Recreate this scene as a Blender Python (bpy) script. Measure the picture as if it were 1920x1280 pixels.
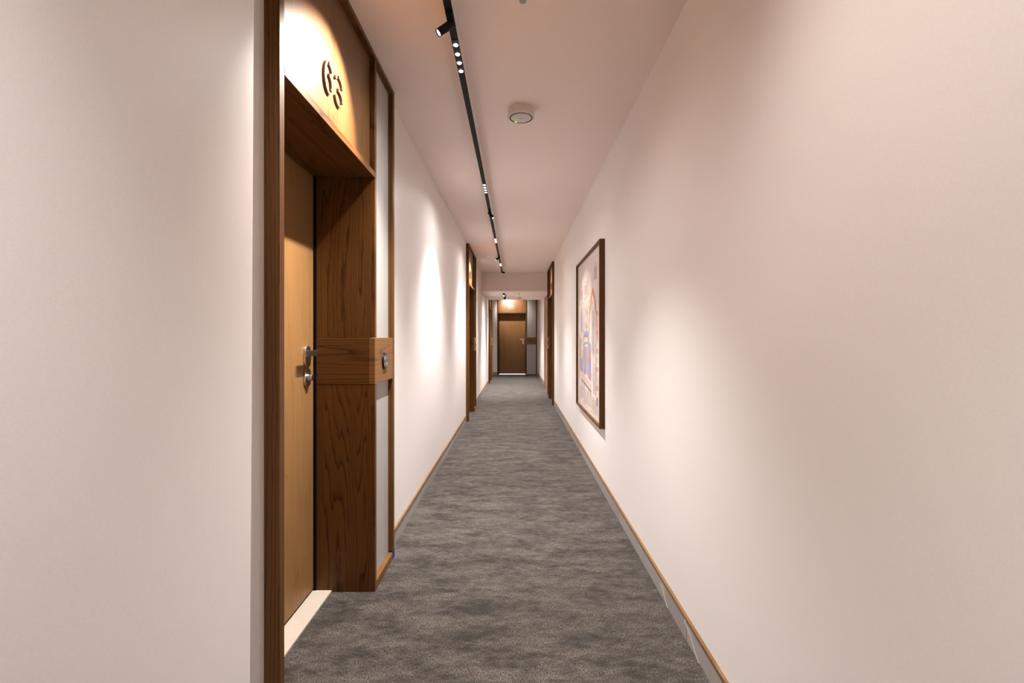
import bpy, bmesh, math, random
from mathutils import Vector, Matrix
random.seed(7)
PI = math.pi
S = bpy.context.scene
C = S.collection
for o in list(bpy.data.objects):
    bpy.data.objects.remove(o)

# ------------------------------------------------------------------ camera, world, exposure
CAMZ = 1.25
F = 880.0
cd = bpy.data.cameras.new('camera')
cam = bpy.data.objects.new('camera', cd)
C.objects.link(cam)
cam.location = (0, 0, CAMZ)
cam.rotation_euler = (PI/2, 0, 0)
cd.sensor_width = 36.0
cd.lens = 36.0*F/1920.0
cd.shift_x = -6.5/1920.0
cd.shift_y = -8.0/1920.0
cd.clip_start = 0.02
S.camera = cam
w = bpy.data.worlds.new('world'); S.world = w
w.use_nodes = True
w.node_tree.nodes['Background'].inputs[0].default_value = (0.9, 0.75, 0.65, 1)
w.node_tree.nodes['Background'].inputs[1].default_value = 0.02
S.view_settings.view_transform = 'Standard'
S.view_settings.look = 'None'
S.view_settings.gamma = 1
S.view_settings.use_curve_mapping = False
S.view_settings.exposure = 0.76
MODULE_W = 46.0          # watts of each of the four LEDs in a module
SPOT_W = 90.0           # watts of an adjustable spotlight
WARM = (1.0, 0.98, 0.965)
SPILL = 0.55             # share of a module's power that spills wide
SPOTCOL = (1.0, 0.91, 0.82)

# ------------------------------------------------------------------ plan (metres)
CEIL = 2.645
XL = -0.735             # left wall face
XN = -0.765             # left wall face nearest the camera
FR = -0.69              # front of the left door surrounds
XR = 0.712              # right wall face
XR2 = 0.745             # right wall face beyond the beam
YB = -3.2
YF = 15.4
BEAM0, BEAM1, BEAMZ = 10.15, 12.5, 2.247
MW = 1.303              # width of one door surround

# ------------------------------------------------------------------ helpers
def new_bm(): return bmesh.new()

def add_box(bm, x0, x1, y0, y1, z0, z1):
    vs = [bm.verts.new(p) for p in ((x0,y0,z0),(x1,y0,z0),(x1,y1,z0),(x0,y1,z0),(x0,y0,z1),(x1,y0,z1),(x1,y1,z1),(x0,y1,z1))]
    for f in ((0,3,2,1),(4,5,6,7),(0,1,5,4),(1,2,6,5),(2,3,7,6),(3,0,4,7)):
        bm.faces.new([vs[i] for i in f])
    return vs

def add_cyl(bm, p0, p1, r0, r1=None, n=24, caps=True):
    if r1 is None: r1 = r0
    p0 = Vector(p0); p1 = Vector(p1)
    d = (p1-p0).normalized()
    a = d.orthogonal().normalized(); b = d.cross(a)
    A = [bm.verts.new(p0 + (a*math.cos(2*PI*i/n) + b*math.sin(2*PI*i/n))*r0) for i in range(n)]
    B = [bm.verts.new(p1 + (a*math.cos(2*PI*i/n) + b*math.sin(2*PI*i/n))*r1) for i in range(n)]
    for i in range(n):
        j = (i+1) % n
        bm.faces.new((A[i], A[j], B[j], B[i]))
    if caps:
        bm.faces.new(A[::-1]); bm.faces.new(B)

def add_prism(bm, pts, y0, y1):
    """outline pts (x,z) extruded from y0 (front) to y1"""
    A = [bm.verts.new((x, y0, z)) for x, z in pts]
    B = [bm.verts.new((x, y1, z)) for x, z in pts]
    n = len(pts)
    bm.faces.new(A); bm.faces.new(B[::-1])
    for i in range(n):
        j = (i+1) % n
        bm.faces.new((A[j], A[i], B[i], B[j]))

def add_stroke(bm, pts, wd, y0, y1):
    L, R = [], []
    for i, p in enumerate(pts):
        a = Vector(pts[max(i-1, 0)]); b = Vector(pts[min(i+1, len(pts)-1)])
        t = (b-a).normalized(); nn = Vector((-t.y, t.x))*wd/2
        L.append(tuple(Vector(p)+nn)); R.append(tuple(Vector(p)-nn))
    rings = []
    for l, r in zip(L, R):
        rings.append([bm.verts.new((l[0], y0, l[1])), bm.verts.new((r[0], y0, r[1])),
                      bm.verts.new((r[0], y1, r[1])), bm.verts.new((l[0], y1, l[1]))])
    for a, b in zip(rings, rings[1:]):
        for k in range(4):
            m = (k+1) % 4
            bm.faces.new((a[k], a[m], b[m], b[k]))
    bm.faces.new(rings[0][::-1]); bm.faces.new(rings[-1])

def obj(name, bm, mat, parent=None, bevel=0.0, smooth=False, loc=None):
    bmesh.ops.recalc_face_normals(bm, faces=bm.faces)
    if bevel > 0:
        es = [e for e in bm.edges if len(e.link_faces) == 2 and e.calc_face_angle(0) > 0.7]
        bmesh.ops.bevel(bm, geom=es, offset=bevel, segments=1 if bevel < .002 else 2, affect='EDGES', profile=0.6)
    me = bpy.data.meshes.new(name)
    bm.to_mesh(me); bm.free()
    mats = mat if isinstance(mat, (list, tuple)) else [mat]
    for m in mats: me.materials.append(m)
    if smooth:
        for p in me.polygons: p.use_smooth = True
        try: me.set_sharp_from_angle(angle=0.7)
        except Exception: pass
    o = bpy.data.objects.new(name, me); C.objects.link(o)
    if parent is not None: o.parent = parent
    if loc is not None: o.location = loc
    return o

def box(name, x0, x1, y0, y1, z0, z1, mat, parent=None, bevel=0.0):
    bm = new_bm(); add_box(bm, x0, x1, y0, y1, z0, z1)
    return obj(name, bm, mat, parent, bevel)

def tag(o, label=None, cat=None, group=None, kind=None):
    if label: o['label'] = label
    if cat: o['category'] = cat
    if group: o['group'] = group
    if kind: o['kind'] = kind
    return o

def empty(name, loc, rz=0.0, **k):
    o = bpy.data.objects.new(name, None); C.objects.link(o)
    o.location = loc; o.rotation_euler = (0, 0, rz)
    o.empty_display_size = 0.1
    return tag(o, **k)

# ------------------------------------------------------------------ materials
def nm(name):
    m = bpy.data.materials.new(name); m.use_nodes = True
    nt = m.node_tree
    return m, nt, nt.nodes['Principled BSDF']

class N:
    def __init__(s, nt): s.nt = nt
    def n(s, t, **k):
        x = s.nt.nodes.new(t)
        for a, b in k.items(): setattr(x, a, b)
        return x
    def l(s, a, b): s.nt.links.new(a, b)
    def val(s, sock, v):
        if hasattr(v, 'is_output'): s.l(v, sock)
        else: sock.default_value = v
    def math(s, op, a, b=0.0, c=None):
        x = s.n('ShaderNodeMath', operation=op)
        s.val(x.inputs[0], a); s.val(x.inputs[1], b)
        if c is not None: s.val(x.inputs[2], c)
        return x.outputs[0]
    def mix(s, fac, a, b):
        x = s.n('ShaderNodeMix', data_type='RGBA')
        s.val(x.inputs[0], fac); s.val(x.inputs[6], a); s.val(x.inputs[7], b)
        return x.outputs[2]
    def mr(s, v, a, b, c, d):
        x = s.n('ShaderNodeMapRange')
        s.val(x.inputs[0], v)
        for i, q in enumerate((a, b, c, d)): x.inputs[i+1].default_value = q
        return x.outputs[0]
    def dot(s, v, d):
        x = s.n('ShaderNodeVectorMath', operation='DOT_PRODUCT')
        s.l(v, x.inputs[0]); x.inputs[1].default_value = d
        return x.outputs['Value']
    def comb(s, a, b, c):
        x = s.n('ShaderNodeCombineXYZ')
        for i, q in enumerate((a, b, c)): s.val(x.inputs[i], q)
        return x.outputs[0]
    def noise(s, vec, scale, detail=2.0, rough=0.5):
        x = s.n('ShaderNodeTexNoise')
        s.l(vec, x.inputs['Vector']); x.inputs['Scale'].default_value = scale
        x.inputs['Detail'].default_value = detail; x.inputs['Roughness'].default_value = rough
        return x.outputs[0]
    def bump(s, h, strength, dist):
        x = s.n('ShaderNodeBump'); x.inputs['Strength'].default_value = strength
        x.inputs['Distance'].default_value = dist; s.l(h, x.inputs['Height'])
        return x.outputs[0]

def col(h):
    """sRGB 0-255 to linear"""
    return tuple(((c/255/12.92) if c/255 <= .04045 else ((c/255+.055)/1.055)**2.4) for c in h) + (1.0,)

def wood(name, along, across, light, dark, rings=95.0, amp=1.0, contrast=1.0, rough=0.45, seed=0.0, spec=0.22, vs=0.30):
    m, nt, B = nm(name); g = N(nt)
    tc = g.n('ShaderNodeTexCoord'); P = tc.outputs['Object']
    a = g.dot(P, along); c = g.dot(P, across)
    # cathedral figure: contour lines of a field drawn out along the grain
    v1 = g.comb(g.math('MULTIPLY', c, 6.5), g.math('MULTIPLY', a, vs), seed)
    f1 = g.noise(v1, 1.0, 1.5, 0.45)
    v2 = g.comb(g.math('MULTIPLY', c, 55.0), g.math('MULTIPLY', a, 5.0), seed+3)
    f2 = g.noise(v2, 1.0, 2.0, 0.6)
    field = g.math('ADD', g.math('MULTIPLY', f1, rings*amp*0.30), g.math('MULTIPLY', c, rings*0.45))
    field = g.math('ADD', field, g.math('MULTIPLY', f2, 0.9))
    fr = g.math('FRACT', field)
    line = g.math('MULTIPLY', g.math('POWER', fr, 6.0), g.mr(fr, 0.93, 1.0, 1.0, 0.0))
    # pores: short dashes
    v3 = g.comb(g.math('MULTIPLY', c, 520.0), g.math('MULTIPLY', a, 16.0), seed+7)
    por = g.mr(g.noise(v3, 1.0, 2.0, 0.6), 0.5, 0.72, 0.0, 1.0)
    v4 = g.comb(g.math('MULTIPLY', c, 9.0), g.math('MULTIPLY', a, 1.1), seed+11)
    tone = g.mr(g.noise(v4, 1.0, 2.0, 0.5), 0.3, 0.7, 0.0, 1.0)
    k = g.math('ADD', g.math('MULTIPLY', line, 0.95*contrast), g.math('MULTIPLY', g.math('MULTIPLY', por, g.math('ADD', line, 0.35)), 0.5*contrast))
    k = g.math('ADD', k, g.math('MULTIPLY', tone, 0.18))
    k = g.math('MINIMUM', k, 1.0)
    colr = g.mix(k, light, dark)
    g.l(colr, B.inputs['Base Color'])
    B.inputs['Roughness'].default_value = rough
    B.inputs['Specular IOR Level'].default_value = spec
    g.l(g.bump(g.math('MULTIPLY', k, -1.0), 0.25, 0.0006), B.inputs['Normal'])
    return m

OAK_L, OAK_D = (0.142, 0.056, 0.0115, 1), (0.024, 0.0072, 0.0014, 1)
Z, X, Y = (0,0,1), (1,0,0), (0,1,0)
oak_v = wood('oak_upright_grain', Z, (1,1,0), OAK_L, OAK_D)
oak_v2 = wood('oak_upright_grain_broad', Z, (1,1,0), OAK_L, OAK_D, rings=85, amp=1.3, seed=5.0)
oak_trim = wood('oak_trim_grain', Z, (1,1,0), OAK_L, OAK_D, rings=190, amp=0.10, seed=31.0, vs=0.3)
oak_h = wood('oak_level_grain', (1,1,0), Z, OAK_L, OAK_D, rings=80, seed=2.0)
oak_lit = wood('oak_belt_lit', (1,1,0), Z, (0.245, 0.110, 0.032, 1), (0.085, 0.032, 0.009, 1), rings=80, seed=2.0)  # surround oak with lamplight mixed into its colour, for belt board and bottom rail
oak_x = wood('oak_soffit_grain', X, (0,1,1), OAK_L, OAK_D, rings=80, amp=1.3, seed=9.0)
oak_door = wood('oak_door_veneer', Z, (1,1,0), (0.285, 0.146, 0.054, 1), (0.120, 0.052, 0.016, 1), rings=60, contrast=0.45, seed=12.0)
oak_number = wood('oak_number_veneer', Z, (1,1,0), (0.185, 0.085, 0.026, 1), (0.050, 0.018, 0.005, 1), rings=70, contrast=0.85, seed=15.0, rough=0.38, spec=0.5)
oak_run = wood('oak_skirting_grain', Y, (1,0,1), (0.27, 0.145, 0.060, 1), (0.10, 0.045, 0.016, 1), rings=110, amp=.3, contrast=0.7, seed=3.0)
oak_service = wood('oak_service_panel', Z, (1,1,0), (0.30, 0.18, 0.11, 1), (0.17, 0.09, 0.045, 1), rings=20, contrast=0.5, seed=21.0)

def wallpaper(name, base, across_axis='Y'):
    m, nt, B = nm(name); g = N(nt)
    P = g.n('ShaderNodeTexCoord').outputs['Object']
    h = g.dot(P, (1,1,0) ); z = g.dot(P, Z)
    v = g.comb(g.math('MULTIPLY', h, 110.0), g.math('MULTIPLY', z, 620.0), 0.0)
    v2 = g.comb(g.math('MULTIPLY', h, 420.0), g.math('MULTIPLY', z, 90.0), 4.0)
    t = g.math('ADD', g.math('MULTIPLY', g.noise(v, 1.0, 3.0, 0.6), 0.7), g.math('MULTIPLY', g.noise(v2, 1.0, 2.0, 0.6), 0.3))
    t = g.mr(t, 0.3, 0.7, 0.0, 1.0)
    g.l(g.mix(t, tuple(c*0.95 for c in base[:3])+(1,), tuple(min(c*1.04, .95) for c in base[:3])+(1,)), B.inputs['Base Color'])
    g.l(g.bump(t, 0.12, 0.0004), B.inputs['Normal'])
    B.inputs['Roughness'].default_value = 0.5
    B.inputs['Specular IOR Level'].default_value = 0.3
    return m
paper = wallpaper('cream_woven_wallpaper', (0.87, 0.810, 0.780, 1))
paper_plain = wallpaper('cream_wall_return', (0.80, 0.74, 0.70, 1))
grey_paper = wallpaper('grey_woven_panel', (0.43, 0.41, 0.39, 1))

def plain(name, c, rough=0.5, metal=0.0, spec=0.5, mottled=0.06, scale=30.0):
    m, nt, B = nm(name); g = N(nt)
    P = g.n('ShaderNodeTexCoord').outputs['Object']
    t = g.noise(P, scale, 3.0, 0.6)
    a = tuple(x*(1-mottled) for x in c[:3])+(1,); b = tuple(min(x*(1+mottled), 1) for x in c[:3])+(1,)
    g.l(g.mix(t, a, b), B.inputs['Base Color'])
    B.inputs['Roughness'].default_value = rough; B.inputs['Metallic'].default_value = metal
    B.inputs['Specular IOR Level'].default_value = spec
    return m
ceil_m = plain('painted_ceiling', (0.92, 0.79, 0.735, 1), 0.75, spec=0.2, mottled=0.015, scale=3)
white_p = plain('white_plastic', (0.72, 0.66, 0.61, 1), 0.4)
white_al = plain('white_powder_coat', (0.75, 0.68, 0.63, 1), 0.45)
black_al = plain('black_powder_coat', (0.005, 0.005, 0.006, 1), 0.55, spec=0.2)
black_glossy = plain('black_glass', (0.006, 0.006, 0.007, 1), 0.3, spec=0.3)
dark_seal = plain('black_door_seal', (0.004, 0.004, 0.005, 1), 0.8, spec=0.1)
steel = plain('brushed_steel', (0.62, 0.60, 0.57, 1), 0.28, metal=1.0)
dark_steel = plain('dark_steel', (0.10, 0.09, 0.085, 1), 0.35, metal=1.0)
threshold_m = plain('cream_stone', (0.62, 0.52, 0.42, 1), 0.5, mottled=0.05, scale=14)
grey_ring = plain('grey_print', (0.30, 0.28, 0.27, 1), 0.35)
digit_m = plain('bronzed_wood_numeral', (0.085, 0.045, 0.024, 1), 0.5)
blue_m = plain('blue_masking_tape', (0.01, 0.015, 0.25, 1), 0.7)
copper_m = plain('dark_grey_ring', (0.045, 0.032, 0.026, 1), 0.4)
paint_grey = plain('grey_skirting_film', (0.33, 0.30, 0.28, 1), 0.42, mottled=0.10, scale=9)
paint_grey2 = plain('grey_skirting_film_pale', (0.37, 0.335, 0.31, 1), 0.36, mottled=0.10, scale=9)
film_edge = plain('pale_film_edge', (0.44, 0.39, 0.36, 1), 0.4)

def emit(name, c, s):
    m, nt, B = nm(name)
    B.inputs['Base Color'].default_value = c
    B.inputs['Emission Color'].default_value = c
    B.inputs['Emission Strength'].default_value = s
    return m
led_m = emit('led_emitter', (1.0, 0.95, 0.92, 1), 14.0)
lens_m = emit('spotlight_lens', (1.0, 0.88, 0.76, 1), 2.6)
gap_m = emit('daylight_under_door', (0.62, 0.70, 0.85, 1), 0.8)
green_m = emit('green_indicator', (0.25, 1.0, 0.05, 1), 1.6)

def carpet_mat():
    m, nt, B = nm('mottled_grey_carpet'); g = N(nt)
    P = g.n('ShaderNodeTexCoord').outputs['Object']
    x = g.dot(P, X); y = g.dot(P, Y)
    band = g.noise(g.comb(g.math('MULTIPLY', x, 3.4), g.math('MULTIPLY', y, 9.0), 0.0), 1.0, 5.0, 0.62)
    blot = g.noise(g.comb(g.math('MULTIPLY', x, 17.0), g.math('MULTIPLY', y, 30.0), 5.0), 1.0, 4.0, 0.65)
    fine = g.noise(g.comb(g.math('MULTIPLY', x, 210.0), g.math('MULTIPLY', y, 150.0), 2.0), 1.0, 3.0, 0.7)
    rib = g.noise(g.comb(g.math('MULTIPLY', x, 260.0), g.math('MULTIPLY', y, 70.0), 8.0), 1.0, 2.0, 0.6)
    pat = g.math('ADD', g.math('MULTIPLY', band, 0.55), g.math('MULTIPLY', blot, 0.45))
    pat = g.mr(pat, 0.40, 0.61, 0.0, 1.0)
    fl = g.mr(g.math('ADD', g.math('MULTIPLY', fine, 0.6), g.math('MULTIPLY', rib, 0.4)), 0.42, 0.62, 0.0, 1.0)
    k = g.math('ADD', g.math('MULTIPLY', pat, g.math('ADD', g.math('MULTIPLY', fl, 0.80), 0.05)), g.math('MULTIPLY', fl, 0.13))
    k = g.math('MINIMUM', k, 1.0)
    g.l(g.mix(k, (0.022, 0.0178, 0.0145, 1), (0.262, 0.218, 0.184, 1)), B.inputs['Base Color'])
    B.inputs['Roughness'].default_value = 0.95
    B.inputs['Specular IOR Level'].default_value = 0.12
    B.inputs['Sheen Weight'].default_value = 0.15
    g.l(g.bump(fl, 0.7, 0.003), B.inputs['Normal'])
    return m
carpet = carpet_mat()

# ------------------------------------------------------------------ the setting
def struct(o, label=None, cat=None):
    return tag(o, label, cat, kind='structure')

struct(box('floor', -1.25, 1.25, YB, YF+0.4, -0.10, 0.0, carpet), 'dark grey mottled carpet running the length of the corridor', 'floor')
struct(box('ceiling', -1.25, 1.25, YB, YF+0.4, CEIL, CEIL+0.1, ceil_m), 'smooth cream ceiling with the black track running along it', 'ceiling')
struct(box('ceiling_beam', -1.0, 1.0, BEAM0, BEAM1, BEAMZ, CEIL+0.002, ceil_m, bevel=0.003), 'lower boxed section of ceiling across the far end of the corridor', 'ceiling')

# left wall nearest the camera, ends at the first door surround
def near_wall():
    """the stretch beside the viewer stands proud and ends in a rounded corner; it leans by a few millimetres"""
    bm = new_bm()
    y1, R = 1.250, 0.010
    rows = []
    for z, x in ((0.0, -0.7055), (CEIL, -0.6895)):
        pts = [(-1.15, YB), (x, YB)]
        for i in range(7):
            a = i/6*PI/2
            pts.append((x - R + R*math.cos(a), y1 - R + R*math.sin(a)))
        pts.append((-1.15, y1))
        rows.append([bm.verts.new((p[0], p[1], z)) for p in pts])
    n = len(rows[0])
    for i in range(n):
        k = (i+1) % n
        bm.faces.new((rows[0][i], rows[0][k], rows[1][k], rows[1][i]))
    bm.faces.new(rows[0][::-1]); bm.faces.new(rows[1])
    return obj('wall_left', bm, paper)
struct(near_wall(), 'cream wallpapered wall section nearest the viewer, before the door numbered 63', 'wall')
struct(box('wall_left', -1.15, XL, 1.2501, 1.3718, 0, CEIL, paper_plain), 'narrow set-back strip of wall between the nearest wall corner and the first trim', 'wall')
A0, B0, E0 = 1.372, 6.97, 12.75
struct(box('wall_left', -1.15, XL, A0+MW, B0, 0, CEIL, paper), 'cream wall between the first and second doors on its side', 'wall')
struct(box('wall_left', -1.15, XL, B0+MW, E0, 0, CEIL, paper), 'cream wall between the second door and the last one before the end', 'wall')
struct(box('wall_left', -1.15, XL, E0+MW, YF, 0, CEIL, paper), 'short bit of cream wall beside the door at the corridor end', 'wall')
C0 = 8.61
struct(box('wall_right', XR, 1.15, YB, C0, 0, CEIL, paper), 'long blank cream wall opposite door 63 carrying the framed drawing', 'wall')
struct(box('wall_right', XR2, 1.15, C0+MW, YF, 0, CEIL, paper), 'cream wall past the wooden service panel near the corridor end', 'wall')
FX0 = -0.595            # left edge of the end door surround
struct(box('wall_back', -1.15, FX0, YF, YF+0.4, 0, CEIL, paper), 'narrow cream strip of end wall beside the far door', 'wall')
struct(box('wall_back', FX0+MW, 1.15, YF, YF+0.4, 0, CEIL, paper), 'cream sliver of end wall at the grey panel side of the far door', 'wall')
struct(box('wall_front', -1.15, 1.15, YB-0.1, YB, 0, CEIL, paper), 'cream end wall behind the viewer', 'wall')
# outer shell that closes the door niches
for n, (x0, x1, y0, y1) in enumerate(((-1.25, -1.151, YB-0.1, YF+0.4), (1.151, 1.25, YB-0.1, YF+0.4), (-1.25, 1.25, YF+0.401, YF+0.5))):
    struct(box('wall_outer', x0, x1, y0, y1, 0, CEIL, paper_plain), 'plastered backing wall behind the door recesses', 'wall')

# ------------------------------------------------------------------ skirting: grey strip with an oak cap
def skirting(name, wall_x, side, y0, y1, cuts, label):
    """side +1: wall on the right (skirting grows towards -x)"""
    s = -side
    def xr(a, b):
        p, q = wall_x + s*a, wall_x + s*b
        return (min(p, q), max(p, q))
    x0, x1 = xr(0, 0.013)
    o = box(name, x0, x1, y0, y1, 0.088, 0.1, oak_run, bevel=0.0012)
    struct(o, label, 'baseboard')
    ys = [y0] + sorted(c for c in cuts if y0+.02 < c < y1-.02) + [y1]
    for i, (a, b) in enumerate(zip(ys, ys[1:])):
        t = 0.0075 + 0.0012*(i % 2)
        p0, p1 = xr(0, t)
        k = box('skirting_strip', p0, p1, a+0.0008, b-0.0008, 0, 0.0875, paint_grey if i % 2 else paint_grey2, o, bevel=0.0008)
    return o
def cutlist(a, st, n): return [a+st*i for i in range(n)]
bb = skirting('baseboard_right', XR, 1, YB, C0, cutlist(0.25, 0.98, 9) + [1.93], 'grey baseboard with oak cap along the foot of the long blank wall')
for (ya, za, yb, zb) in ((1.955, 0.078, 1.80, 0.002), (2.27, 0.060, 2.17, 0.002)):   # curled edges of the grey film
    bm = new_bm()
    t_ = 0.0035
    A = [bm.verts.new((XR-dx, y, z)) for y, z in ((ya, za), (yb, zb), (yb-0.003, zb), (ya-0.003, za)) for dx in (0.0088, 0.0112)]
    for f in ((0,1,3,2),(2,3,5,4),(4,5,7,6),(6,7,1,0),(0,2,4,6),(1,7,5,3)): bm.faces.new([A[q] for q in f])
    obj('film_edge', bm, film_edge, bb)
skirting('baseboard_left', -0.7055, -1, YB, 1.245, [0.3], 'grey baseboard with oak cap beside the viewer before door 63')
skirting('baseboard_left', XL, -1, A0+MW, B0, cutlist(3.6, 0.98, 4), 'grey baseboard with oak cap between the first and second doors')
skirting('baseboard_left', XL, -1, B0+MW, E0, cutlist(9.2, 0.98, 4), 'grey baseboard with oak cap beyond the second door')
skirting('baseboard_left', XL, -1, E0+MW, YF, [], 'short grey baseboard next to the far door')
skirting('baseboard_right', XR2, 1, 11.9, YF, [12.9, 13.9], 'grey baseboard with oak cap leading to the grey panel of the far door')
b = box('baseboard_back', -0.722, FX0, YF-0.012, YF, 0.088, 0.1, oak_run); struct(b, 'tiny baseboard on the end wall strip beside the far door', 'baseboard')
box('skirting_strip', -0.722, FX0, YF-0.008, YF, 0, 0.0875, paint_grey, b)

# wooden service panel on the right, under the beam
sp = empty('service_panel', (XR2, C0+MW, 0), label='plain brown oak service panel set in the wall after the last numbered door before the beam', cat='panel')
tag(sp, kind='structure'); sp.name = 'wall_service_panel'
box('panel_board', -0.006, 0.02, 0.0, 1.95, 0.10, 2.30, oak_service, sp, bevel=0.002)
box('panel_trim', -0.014, 0.02, 1.95, 1.985, 0.0, 2.30, oak_v, sp, bevel=0.001)
box('panel_plinth', -0.008, 0.02, 0.0, 1.949, 0.0, 0.098, oak_run, sp, bevel=0.001)

# ------------------------------------------------------------------ numerals (stencil strokes in a unit box)
def arc(cx, cy, rx, ry, a0, a1, n=12):
    return [(cx+rx*math.cos(math.radians(a0+(a1-a0)*i/n)), cy+ry*math.sin(math.radians(a0+(a1-a0)*i/n))) for i in range(n+1)]
GLYPH = {
    '6': [arc(.5, .5, .5, .5, 122, 292, 18), arc(.5, .60, .49, .40, 88, 28, 8), arc(.46, .33, .43, .30, 78, -38, 12)],
    '3': [arc(.48, .75, .46, .25, 166, 132, 4), arc(.48, .75, .48, .25, 92, -12, 10), arc(.48, .265, .50, .265, 100, -10, 10), arc(.48, .265, .46, .265, 188, 296, 10)],
    '1': [[(.10, .80), (.34, .95)], [(.52, 1.0), (.52, .55)], [(.52, .47), (.52, 0.0)]],
    '2': [arc(.5, .72, .45, .28, 165, 100, 6), arc(.5, .72, .45, .28, 78, -28, 10), [(.78, .50), (.10, .04)], [(.25, .0), (1.0, .0)]],
    '0': [arc(.5, .5, .48, .5, 100, 260, 16), arc(.5, .5, .48, .5, 80, -80, 16)],
}

# ------------------------------------------------------------------ door surround
V0 = 0.026              # recess of the panels
DEEP = 0.288            # depth of the recess the leaf stands in
LEAF = 0.300
SOF = 2.033

def door(name, loc, rz, number, label, mirror=False, tape=False, digit_mat=None, daylight=False):
    """local x runs right along the wall, y goes into the wall, front face at y=0"""
    root = empty(name, loc, rz, label=label, cat='door', kind='structure')
    def bx(nm_, u0, u1, y0, y1, z0, z1, mat, par=root, bev=0.0012):
        if mirror: u0, u1 = MW-u1, MW-u0
        return box(nm_, u0, u1, y0, y1, z0, z1, mat, par, bev)
    def U(u): return MW-u if mirror else u
    O0, O1 = 0.030, 0.932       # opening
    J1 = 0.958                  # post between opening and panel
    P1 = 1.268
    top = CEIL - 0.002
    # frame
    bx('side_trim', 0.0, O0, 0.0, 0.345, 0.0, top, oak_trim)
    bx('side_trim', P1, MW, 0.0, 0.10, 0.045 if tape else 0.0, top, oak_trim)
    bx('top_trim', O0, P1, 0.0, 0.345, top-0.024, top, oak_h)
    bx('top_rail', O0, J1, 0.0, DEEP, SOF, SOF+0.030, oak_x)
    # post and reveal, cut by the level belt
    bx('post', O1, J1, 0.0, DEEP, 0.0, 1.018, oak_v2)
    bx('post', O1, J1, 0.0, DEEP, 1.248, SOF-0.0005, oak_v2)
    bx('post', O1+0.0005, J1, 0.0, 0.10, SOF+0.0305, top-0.0245, oak_v2)
    bx('belt_return', O1-0.0008, J1, 0.030, DEEP, 1.0195, 1.2465, oak_h)
    bx('belt_board', O1-0.0008, P1-0.001, -0.0008, 0.0295, 1.0195, 1.2465, oak_lit)
    # number panel and grey panels
    npan = bx('number_panel', O0, O1, V0, 0.05, SOF+0.0305, top-0.0245, oak_number)
    bx('grey_panel', J1, P1, V0, 0.06, 1.247, top-0.0245, grey_paper, bev=0)
    bx('grey_panel', J1, P1, V0, 0.06, 0.041, 1.019, grey_paper, bev=0)
    bx('bottom_rail', J1, P1, 0.0, 0.06, 0.0, 0.041, oak_lit)
    # leaf
    bx('door_frame', O0, O0+0.018, DEEP, 0.344, 0.0, SOF+0.02, dark_seal, bev=0)
    bx('door_frame', O1-0.004, J1, DEEP+0.0005, 0.344, 0.0, SOF+0.02, dark_seal, bev=0)
    leaf = bx('door_leaf', O0+0.020, O1-0.006, LEAF, 0.342, 0.034 if daylight else 0.020, SOF+0.02, oak_door)
    bx('threshold', O0, O1, 0.212, 0.344, 0.0, 0.009, threshold_m, bev=0.001)
    bx('under_door_strip', O0+0.022, O1-0.008, 0.305, 0.340, 0.0092, 0.0335 if daylight else 0.0199, gap_m if daylight else dark_seal, bev=0)  # on the end door it glows, standing in for daylight through the gap
    # niche backing
    bx('back_board', O0, J1, 0.3455, 0.36, 0.0, top-0.03, dark_seal, bev=0)
    # hardware
    hu = U(0.850); sgn = 1 if not mirror else -1
    def plate(zc, hh, wv, name_, mat):
        bm = new_bm()
        pts = [(hu + wv*math.copysign(abs(math.cos(t))**0.75, math.cos(t)), zc + hh*math.copysign(abs(math.sin(t))**0.85, math.sin(t))) for t in [2*PI*i/32 for i in range(32)]]
        add_prism(bm, pts, LEAF-0.009, LEAF)
        return obj(name_, bm, mat, leaf, bevel=0.0015)
    plate(1.158, 0.051, 0.034, 'handle_plate', steel)
    plate(1.060, 0.043, 0.034, 'lock_plate', steel)
    bm = new_bm()
    add_cyl(bm, (hu, LEAF-0.008, 1.175), (hu, LEAF-0.036, 1.175), 0.0115, n=20)
    add_box(bm, min(hu-sgn*0.106, hu+sgn*0.020), max(hu-sgn*0.106, hu+sgn*0.020), LEAF-0.047, LEAF-0.034, 1.162, 1.189)
    obj('lever_handle', bm, steel, leaf, bevel=0.002, smooth=True)
    bm = new_bm()
    add_cyl(bm, (hu, LEAF-0.009, 1.060), (hu, LEAF-0.030, 1.060), 0.0165, 0.0155, n=24)
    obj('lock_cylinder', bm, steel, leaf, bevel=0.0015, smooth=True)
    bm = new_bm(); add_box(bm, hu-0.0015, hu+0.0015, LEAF-0.0305, LEAF-0.029, 1.053, 1.067)
    obj('keyhole', bm, dark_seal, leaf)
    bm = new_bm()
    pu = U((O0+O1)/2)
    add_cyl(bm, (pu, LEAF+0.001, 1.43), (pu, LEAF-0.004, 1.43), 0.009, 0.008, n=16)
    obj('peephole', bm, dark_steel, leaf, smooth=True)
    # round doorbell on the belt
    bu = U(0.958+0.133)
    bm = new_bm()
    add_cyl(bm, (bu, -0.0005, 1.125), (bu, -0.010, 1.125), 0.043, 0.0415, n=40)
    bell = obj('doorbell', bm, black_glossy, root, bevel=0.001, smooth=True)
    bell['label'] = 'round black doorbell plate on the level belt'
    bm = new_bm()
    for a0 in (20, 110, 200, 290):
        pts = [(bu+0.028*math.cos(math.radians(a0+i*7)), 1.125+0.028*math.sin(math.radians(a0+i*7))) for i in range(8)]
        add_stroke(bm, pts, 0.0055, -0.0112, -0.0098)
    obj('bell_ornament', bm, grey_ring, bell)
    bm = new_bm()
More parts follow.
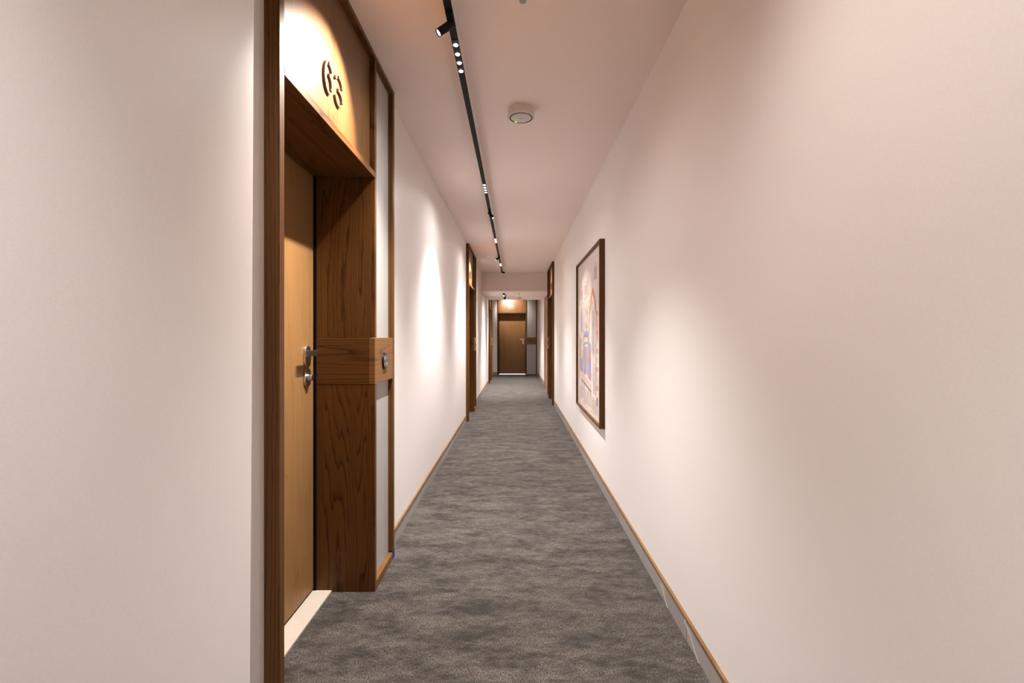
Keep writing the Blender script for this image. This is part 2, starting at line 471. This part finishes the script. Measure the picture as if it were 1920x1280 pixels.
    for sx in (-1, 1):
        pts = [(bu+sx*(0.004+0.013*math.sin(t)), 1.125+0.016*math.cos(t)) for t in [PI*i/8 for i in range(9)]]
        add_stroke(bm, pts, 0.004, -0.0112, -0.0098)
    obj('bell_emblem', bm, grey_ring, bell)
    # numerals standing off the panel
    if number:
        H_, W_, GAP, ST = 0.114, 0.074, 0.028, 0.0115
        tot = len(number)*W_ + (len(number)-1)*GAP
        s0 = U((O0+O1)/2) - tot/2 - (0.021*sgn)
        for i, ch in enumerate(number):
            bm = new_bm()
            for st in GLYPH[ch]:
                add_stroke(bm, [(s0 + i*(W_+GAP) + p[0]*W_, 2.177 + p[1]*H_) for p in st], ST, 0.016, V0+0.0005)
            obj('numeral', bm, digit_mat or digit_m, npan)
    return root

D1 = door('door_1', (FR, A0, 0), PI/2, '63', 'oak door surround numbered 63 in front, with deep recess and lever handle', tape=True)
D2 = door('door_2', (FR, B0, 0), PI/2, '61', 'second oak door surround down the passage on the same side as 63')
D3 = door('door_3', (XR-0.040, C0+MW, 0), -PI/2, '62', 'dark oak door surround just past the framed drawing, under the beam', mirror=True)
D4 = door('door_4', (FR, E0, 0), PI/2, '', 'furthest oak door surround on the side of 63, beyond the beam')
D5 = door('door_5', (FX0, YF-0.03, 0), 0.0, '60', 'oak door facing the viewer at the very end of the corridor', digit_mat=steel, daylight=True)

# wall return filling the step behind the right-hand surround
struct(box('wall_right', XR2+0.001, 1.15, C0+MW-0.001, C0+MW+0.001, 0, CEIL, paper), 'hidden jog in the wall at the surround', 'wall')

# blue tape scrap at the foot of the first surround
bm = new_bm()
add_box(bm, FR-0.030, FR-0.003, A0+1.269, A0+1.302, 0.002, 0.044)
add_box(bm, FR-0.0032, FR+0.0008, A0+1.262, A0+1.3036, 0.001, 0.047)
t = obj('tape_scrap', bm, blue_m)
tag(t, 'scrap of blue masking tape at the foot of the trim beside door 63', 'tape')

# ------------------------------------------------------------------ ceiling track with LED modules
def spot_lamp(name, loc, direction, watts, angle, blend, color, radius, parent=None):
    ld = bpy.data.lights.new(name, 'SPOT')
    ld.energy = watts; ld.spot_size = math.radians(angle); ld.spot_blend = blend
    ld.color = color; ld.shadow_soft_size = radius
    o = bpy.data.objects.new(name, ld); C.objects.link(o)
    if parent is not None: o.parent = parent
    o.location = loc
    o.rotation_euler = Vector(direction).to_track_quat('-Z', 'Y').to_euler()
    return o

TX = -0.267
def track(y0, y1, z_bottom, z_ceil, modules, label, watts=MODULE_W, housing=None):
    root = empty('track_light', (TX, y0, z_ceil), label=label, cat='track light', group='ceiling track rails')
    L = y1-y0; h = z_bottom - z_ceil
    bm = new_bm()
    add_box(bm, -0.018, 0.018, 0, L, h+0.012, -0.001)
    add_box(bm, -0.018, -0.0158, 0, L, h+0.001, h+0.012)
    add_box(bm, 0.0158, 0.018, 0, L, h+0.001, h+0.012)
    obj('housing', bm, housing or white_al, root)
    box('rail', -0.0154, 0.0154, 0.001, L-0.001, h, h+0.0115, black_al, root)
    box('end_cap', -0.0165, 0.0165, L, L+0.004, h, h+0.03, black_al, root, bevel=0.001)
    for ym in modules:
        pw = watts*(0.36 if ym < 1 else 1.0)     # the two nearest the viewer are dimmed
        ly = ym - y0
        m = box('led_module', -0.0135, 0.0135, ly-0.14, ly+0.14, h-0.0025, h-0.0001, black_al, root, bevel=0.0006)
        for k in range(4):
            yy = ly + (k-1.5)*0.0685
            bm = new_bm()
            add_cyl(bm, (0, yy, h-0.0024), (0, yy, h-0.0042), 0.0105, 0.0095, n=20)
            obj('led', bm, led_m, m)
            spot_lamp('led_beam', (0, yy, h-0.008), (0, 0, -1), pw, 91, 0.9, WARM, 0.012, root)
        spot_lamp('led_spill', (0, ly, h-0.008), (0, 0, -1), pw*SPILL, 168, 1.0, WARM, 0.03, root)
    return root

track(-2.6, 9.30, 2.557, CEIL, [0.12, 2.20, 4.13, 6.35, 8.45], 'long white-edged black ceiling track running past door 63 up to the beam')
track(10.62, 11.95, 2.205, BEAMZ, [10.80], 'short black ceiling track under the lower boxed beam near the end', watts=MODULE_W*1.8, housing=black_al)
track(12.7, 14.95, 2.557, CEIL, [13.1], 'hidden short track above the far door beyond the beam', watts=MODULE_W*1.6)

def spotlight(loc, target, label, watts=SPOT_W, angle=46, group='adjustable spotlights on the track', length=0.078, r=0.0165):
    """loc: point where it clips to the track"""
    p = Vector(loc); d = (Vector(target)-p).normalized()
    root = empty('spotlight', loc, label=label, cat='spotlight', group=group)
    c0 = Vector((0, 0, -0.028))
    bm = new_bm(); add_box(bm, -0.014, 0.014, -0.045, 0.045, -0.0105, -0.003); obj('track_adapter', bm, black_al, root, bevel=0.001)
    bm = new_bm(); add_cyl(bm, (0, 0, -0.010), (0, 0, -0.034), 0.007, n=16); obj('swivel', bm, black_al, root, smooth=True)
    a = c0 - d*0.012; b = c0 + d*(length-0.012)
    bm = new_bm()
    add_cyl(bm, a, b, r, n=32, caps=False)
    add_cyl(bm, b, b-d*0.006, r-0.0022, r-0.0030, n=32, caps=False)
    # close rear, join rim
    q = d.orthogonal().normalized(); s = d.cross(q)
    ring = [bm.verts.new(a+(q*math.cos(2*PI*i/32)+s*math.sin(2*PI*i/32))*r) for i in range(32)]
    bm.faces.new(ring)
    ro = [bm.verts.new(b+(q*math.cos(2*PI*i/32)+s*math.sin(2*PI*i/32))*r) for i in range(32)]
    ri = [bm.verts.new(b+(q*math.cos(2*PI*i/32)+s*math.sin(2*PI*i/32))*(r-0.0022)) for i in range(32)]
    for i in range(32):
        j = (i+1) % 32
        bm.faces.new((ro[i], ro[j], ri[j], ri[i]))
    bmesh.ops.remove_doubles(bm, verts=bm.verts, dist=0.0001)
    obj('body', bm, black_al, root, smooth=True)
    bm = new_bm(); add_cyl(bm, b-d*0.008, b-d*0.0045, r-0.003, n=32); obj('lens', bm, lens_m, root)
    spot_lamp('beam', c0+d*(length-0.008), d, watts, angle, 0.75, SPOTCOL, 0.012, root)
    return root

TZ = 2.557
NP = FR - V0
spotlight((TX, A0+0.55, TZ), (NP, A0+0.41, 2.14), 'black cylinder spotlight nearest the viewer, aimed at the number 63', angle=76, watts=118)
spotlight((TX, 0.55, TZ), (XR, 0.45, 1.55), 'black spotlight above the viewer washing the blank wall', angle=110, watts=20)
spotlight((TX, 4.84, TZ), (XR, 4.55, 1.15), 'black spotlight on the track aimed at the framed drawing', angle=50, watts=55)
spotlight((TX, B0+0.57, TZ), (NP, B0+0.41, 2.14), 'black spotlight on the track aimed at the second door number', angle=76, watts=130)
spotlight((TX, 9.22, TZ), (XR-0.02, C0+0.42, 2.25), 'black spotlight at the far tip of the long track, aimed across the passage')
spotlight((TX, 14.74, TZ), (-0.14, YF-0.03, 2.28), 'spotlight beyond the beam aimed at the end door number', watts=55, angle=95)

# ------------------------------------------------------------------ ceiling devices
def detector(loc, R_, h, label, led=True):
    root = empty('smoke_detector', loc, label=label, cat='smoke detector')
    bm = new_bm()
    add_cyl(bm, (0,0,0), (0,0,-h+0.006), R_*0.97, R_, n=48)
    add_cyl(bm, (0,0,-h+0.006), (0,0,-h), R_, R_*0.93, n=48, caps=True)
    bmesh.ops.remove_doubles(bm, verts=bm.verts, dist=0.0001)
    obj('body', bm, white_p, root, smooth=True)
    bm = new_bm()
    n = 48; ro, ri = R_*0.88, R_*0.79
    a = [bm.verts.new((ro*math.cos(2*PI*i/n), ro*math.sin(2*PI*i/n), -h-0.0015)) for i in range(n)]
    b_ = [bm.verts.new((ri*math.cos(2*PI*i/n), ri*math.sin(2*PI*i/n), -h-0.0015)) for i in range(n)]
    a2 = [bm.verts.new((ro*math.cos(2*PI*i/n), ro*math.sin(2*PI*i/n), -h+0.001)) for i in range(n)]
    b2 = [bm.verts.new((ri*math.cos(2*PI*i/n), ri*math.sin(2*PI*i/n), -h+0.001)) for i in range(n)]
    for i in range(n):
        j = (i+1) % n
        bm.faces.new((a[i], a[j], b_[j], b_[i])); bm.faces.new((a[i], a2[i], a2[j], a[j])); bm.faces.new((b_[i], b_[j], b2[j], b2[i]))
    obj('dark_ring', bm, copper_m, root)
    bm = new_bm(); add_cyl(bm, (0,0,-h+0.001), (0,0,-h-0.004), R_*0.78, R_*0.70, n=40)
    obj('cover', bm, white_p, root, smooth=True)
    if led:
        bm = new_bm(); add_cyl(bm, (-R_*0.40, R_*0.54, -h-0.002), (-R_*0.40, R_*0.54, -h-0.007), 0.005, 0.004, n=12)
        obj('indicator', bm, green_m, root)
        bm = new_bm()
        for i in range(3): add_box(bm, -0.012+i*0.009, -0.006+i*0.009, -0.008, 0.001, -h-0.0048, -h-0.0035)
        obj('printed_mark', bm, grey_ring, root)
    return root
detector((0.034, 2.87, CEIL), 0.080, 0.055, 'round white smoke detector with dark ring and green light on the ceiling')
detector((0.085, 11.7, BEAMZ), 0.060, 0.045, 'small white smoke detector under the beam in front of the far door', led=False)

def sprinkler(loc, label):
    root = empty('sprinkler', loc, label=label, cat='sprinkler')
    bm = new_bm(); add_cyl(bm, (0,0,0), (0,0,-0.008), 0.030, 0.026, n=28); obj('escutcheon', bm, white_p, root, smooth=True)
    bm = new_bm(); add_cyl(bm, (0,0,-0.008), (0,0,-0.030), 0.007, n=14); obj('stem', bm, steel, root, smooth=True)
    bm = new_bm(); add_cyl(bm, (0,0,-0.030), (0,0,-0.033), 0.015, 0.014, n=20); obj('deflector', bm, steel, root, smooth=True)
sprinkler((0.030, 1.905, CEIL), 'small sprinkler head on the ceiling above the viewer')
sprinkler((0.09, 10.75, BEAMZ), 'tiny sprinkler head at the front of the lower beam')

# ------------------------------------------------------------------ framed drawing on the right wall
PY0, PY1, PZ0, PZ1 = 3.74, 5.19, 0.519, 2.035
pic = empty('framed_drawing', (XR, PY1, PZ0), -PI/2, label='large framed architectural drawing in thin oak frame on the blank wall', cat='picture')
PWd, PHt = PY1-PY0, PZ1-PZ0     # local x runs right (towards the viewer), y into the wall
FD, FB = 0.043, 0.020
for nme, a in (('frame_side', (0, FB, 0, PHt)), ('frame_side', (PWd-FB, PWd, 0, PHt)), ('frame_rail', (FB, PWd-FB, 0, FB)), ('frame_rail', (FB, PWd-FB, PHt-FB, PHt))):  # the four bars
    bm = new_bm(); add_box(bm, a[0], a[1], -FD, 0, a[2], a[3])
    obj(nme, bm, oak_h if nme == 'frame_rail' else oak_v, pic, bevel=0.001)
sheet_m = plain('cream_paper_sheet', (0.64, 0.545, 0.49, 1), 0.6, mottled=0.02, scale=4)
sheet = box('paper_sheet', FB, PWd-FB, -0.022, -0.004, FB, PHt-FB, sheet_m, pic)
inks = [plain('ink_'+n, c+(1,), 0.7, mottled=0.25, scale=60) for n, c in (
    ('orange', (0.55, 0.20, 0.09)), ('violet', (0.27, 0.25, 0.48)), ('grey', (0.20, 0.17, 0.17)), ('pale_grey', (0.40, 0.34, 0.34)), ('rose', (0.60, 0.42, 0.36)))]
ART = bmesh.new()
LAYER = [0.0]
def ink_poly(pts, k, y=-0.0224):
    LAYER[0] += 0.000004; y -= LAYER[0]
    f = ART.faces.new([ART.verts.new((FB + p[0]*(PWd-2*FB), y, PHt*p[1])) for p in pts]); f.material_index = k
def ink_line(pts, wd, k, y=-0.0226):
    for p, q in zip(pts, pts[1:]):
        a = Vector(p); b = Vector(q); t = (b-a)
        if t.length < 1e-6: continue
        t.normalize(); nn = Vector((-t.y, t.x))*wd/2
        ink_poly([tuple(a+nn), tuple(a-nn), tuple(b-nn), tuple(b+nn)], k, y)
rnd = random.Random(3)
def wash(s0, s1, t0, t1, k, n=7, wd=None):
    """upright pencil hatching over an area"""
    w_ = wd or (s1-s0)/n*0.55
    for i in range(n):
        s_ = s0 + (s1-s0)*(i+.5)/n + rnd.uniform(-.003, .003)
        a = t0 + rnd.uniform(0, .02); b = t1 - rnd.uniform(0, .03)
        ink_line([(s_, a), (s_, b)], w_, k)
# slender windows of the two towers and the chimney, far to near; s 0..1 across, t 0..1 up
for (s0, s1, t0, t1) in ((.15, .25, .735, .80), (.34, .43, .755, .82), (.46, .51, .755, .84), (.745, .84, .81, .885)):
    m_ = (s0+s1)/2
    ink_poly([(s0, t0), (s0+(s1-s0)*.3, t0), (s0+(s1-s0)*.3, t1), (s0, t1)], 1)
    ink_poly([(s1-(s1-s0)*.42, t0), (s1, t0), (s1, t1), (s1-(s1-s0)*.42, t1)], 0)
    ink_line([(s0, t0), (s0, t1), (m_, t1+.028), (s1, t1), (s1, t0)], .006, 3)
ink_line([(.14, .70), (.28, .725)], .010, 3); ink_line([(.33, .73), (.56, .755)], .010, 3)
# tall tower bays
wash(.15, .26, .50, .70, 3, 5); wash(.16, .20, .52, .69, 1, 2, .014)
ink_line([(.27, .48), (.27, .735)], .012, 4); ink_line([(.32, .46), (.32, .73)], .008, 3); ink_line([(.43, .50), (.43, .74)], .008, 4)
wash(.34, .50, .53, .60, 1, 5, .010); wash(.36, .52, .61, .69, 4, 6, .010)
for c_ in ((.45, .545), (.21, .53), (.38, .66), (.47, .64)):
    ink_poly([(c_[0]+.014*math.cos(a), c_[1]+.009*math.sin(a)) for a in [PI*i/4 for i in range(8)]], 2)
# tall pointed arch: orange voussoirs on both sides with shaded reveal
ink_line([(.52, .42), (.54, .52), (.57, .62), (.62, .70), (.68, .765)], .030, 0)
ink_line([(.68, .765), (.75, .72), (.81, .65), (.85, .56), (.87, .46)], .034, 0)
ink_line([(.68, .76), (.66, .84), (.67, .93)], .014, 4)
wash(.66, .80, .38, .66, 3, 6); ink_line([(.665, .40), (.67, .70)], .016, 2); ink_line([(.74, .36), (.74, .68)], .010, 2); ink_line([(.80, .30), (.80, .60)], .010, 3)
for i in range(9):
    t0 = .18 + i*.052
    ink_poly([(.835, t0), (.885, t0+.008), (.875, t0+.034), (.83, t0+.026)], 0 if i % 2 == 0 else 4)
ink_line([(.82, .14), (.83, .62)], .014, 3); ink_line([(.72, .16), (.70, .42)], .012, 3)
ink_poly([(.72, .155), (.82, .15), (.84, .30), (.76, .34)], 3)
# lower gateway, lantern and violet doors
ink_poly([(.30, .485), (.54, .485), (.52, .51), (.45, .525), (.34, .515)], 1)
ink_line([(.26, .45), (.31, .48), (.40, .495), (.50, .475), (.54, .44)], .010, 2)
ink_line([(.20, .47), (.26, .43), (.30, .41)], .026, 4)
wash(.09, .18, .24, .50, 3, 4); ink_line([(.105, .19), (.105, .52)], .010, 2)
ink_poly([(.31, .24), (.37, .235), (.37, .42), (.31, .425)], 1)
ink_poly([(.51, .225), (.63, .215), (.63, .34), (.60, .43), (.51, .435)], 1)
ink_line([(.30, .43), (.38, .445), (.50, .445), (.62, .43)], .016, 1)
for i in range(6): ink_line([(.385+i*.022, .245), (.385+i*.022, .425)], .006, 3 if i % 2 else 2)
ink_poly([(.545, .325), (.60, .325), (.60, .40), (.572, .415), (.545, .40)], 0)
ink_poly([(.24, .33), (.28, .33), (.28, .40), (.24, .40)], 0)
ink_poly([(.57, .225), (.61, .225), (.61, .265), (.57, .265)], 0)
ink_poly([(.18, .25), (.27, .245), (.27, .33), (.18, .335)], 1)
# bench in front and its legs
ink_line([(.20, .225), (.64, .185)], .030, 4); ink_line([(.20, .195), (.64, .155)], .014, 2)
for s0 in (.23, .33, .52, .61): ink_line([(s0, .195-.09*(s0-.2)), (s0+.01, .125)], .014, 2)
ink_poly([(.82, .095), (.88, .10), (.88, .145), (.84, .15)], 2)
for i in range(150):
    s0 = rnd.uniform(.12, .86); t0 = rnd.uniform(.20, .72)
    ink_line([(s0, t0), (s0+rnd.uniform(-.008, .008), t0+rnd.uniform(.01, .04))], .0045, rnd.choice((2, 3, 3, 4, 3)))
# paving lines
for i in range(5):
    ink_line([(.10, .145-.014*i), (.88, .118-.016*i)], .005, 3)
for i in range(6):
    ink_line([(.68+i*.035, .122), (.70+i*.035, .045)], .004, 3)
art = obj('ink_drawing', ART, inks, sheet)

# small unreadable handwriting lines under the drawing: short strokes
bm = bmesh.new()
for row, (a, b_, t0) in enumerate(((.14, .22, .072), (.30, .62, .060), (.30, .42, .045), (.58, .80, .036))):
    s0 = a
    while s0 < b_:
        e = s0 + rnd.uniform(.012, .03)
        x0 = FB + s0*(PWd-2*FB); x1 = FB+e*(PWd-2*FB); z = PHt*t0
        bm.faces.new([bm.verts.new(p) for p in ((x0, -0.0226, z), (x1, -0.0226, z), (x1, -0.0226, z+.008), (x0, -0.0226, z+.008))])
        s0 = e + .008
tag(obj('pencil_notes', bm, inks[3], sheet), kind='stuff')
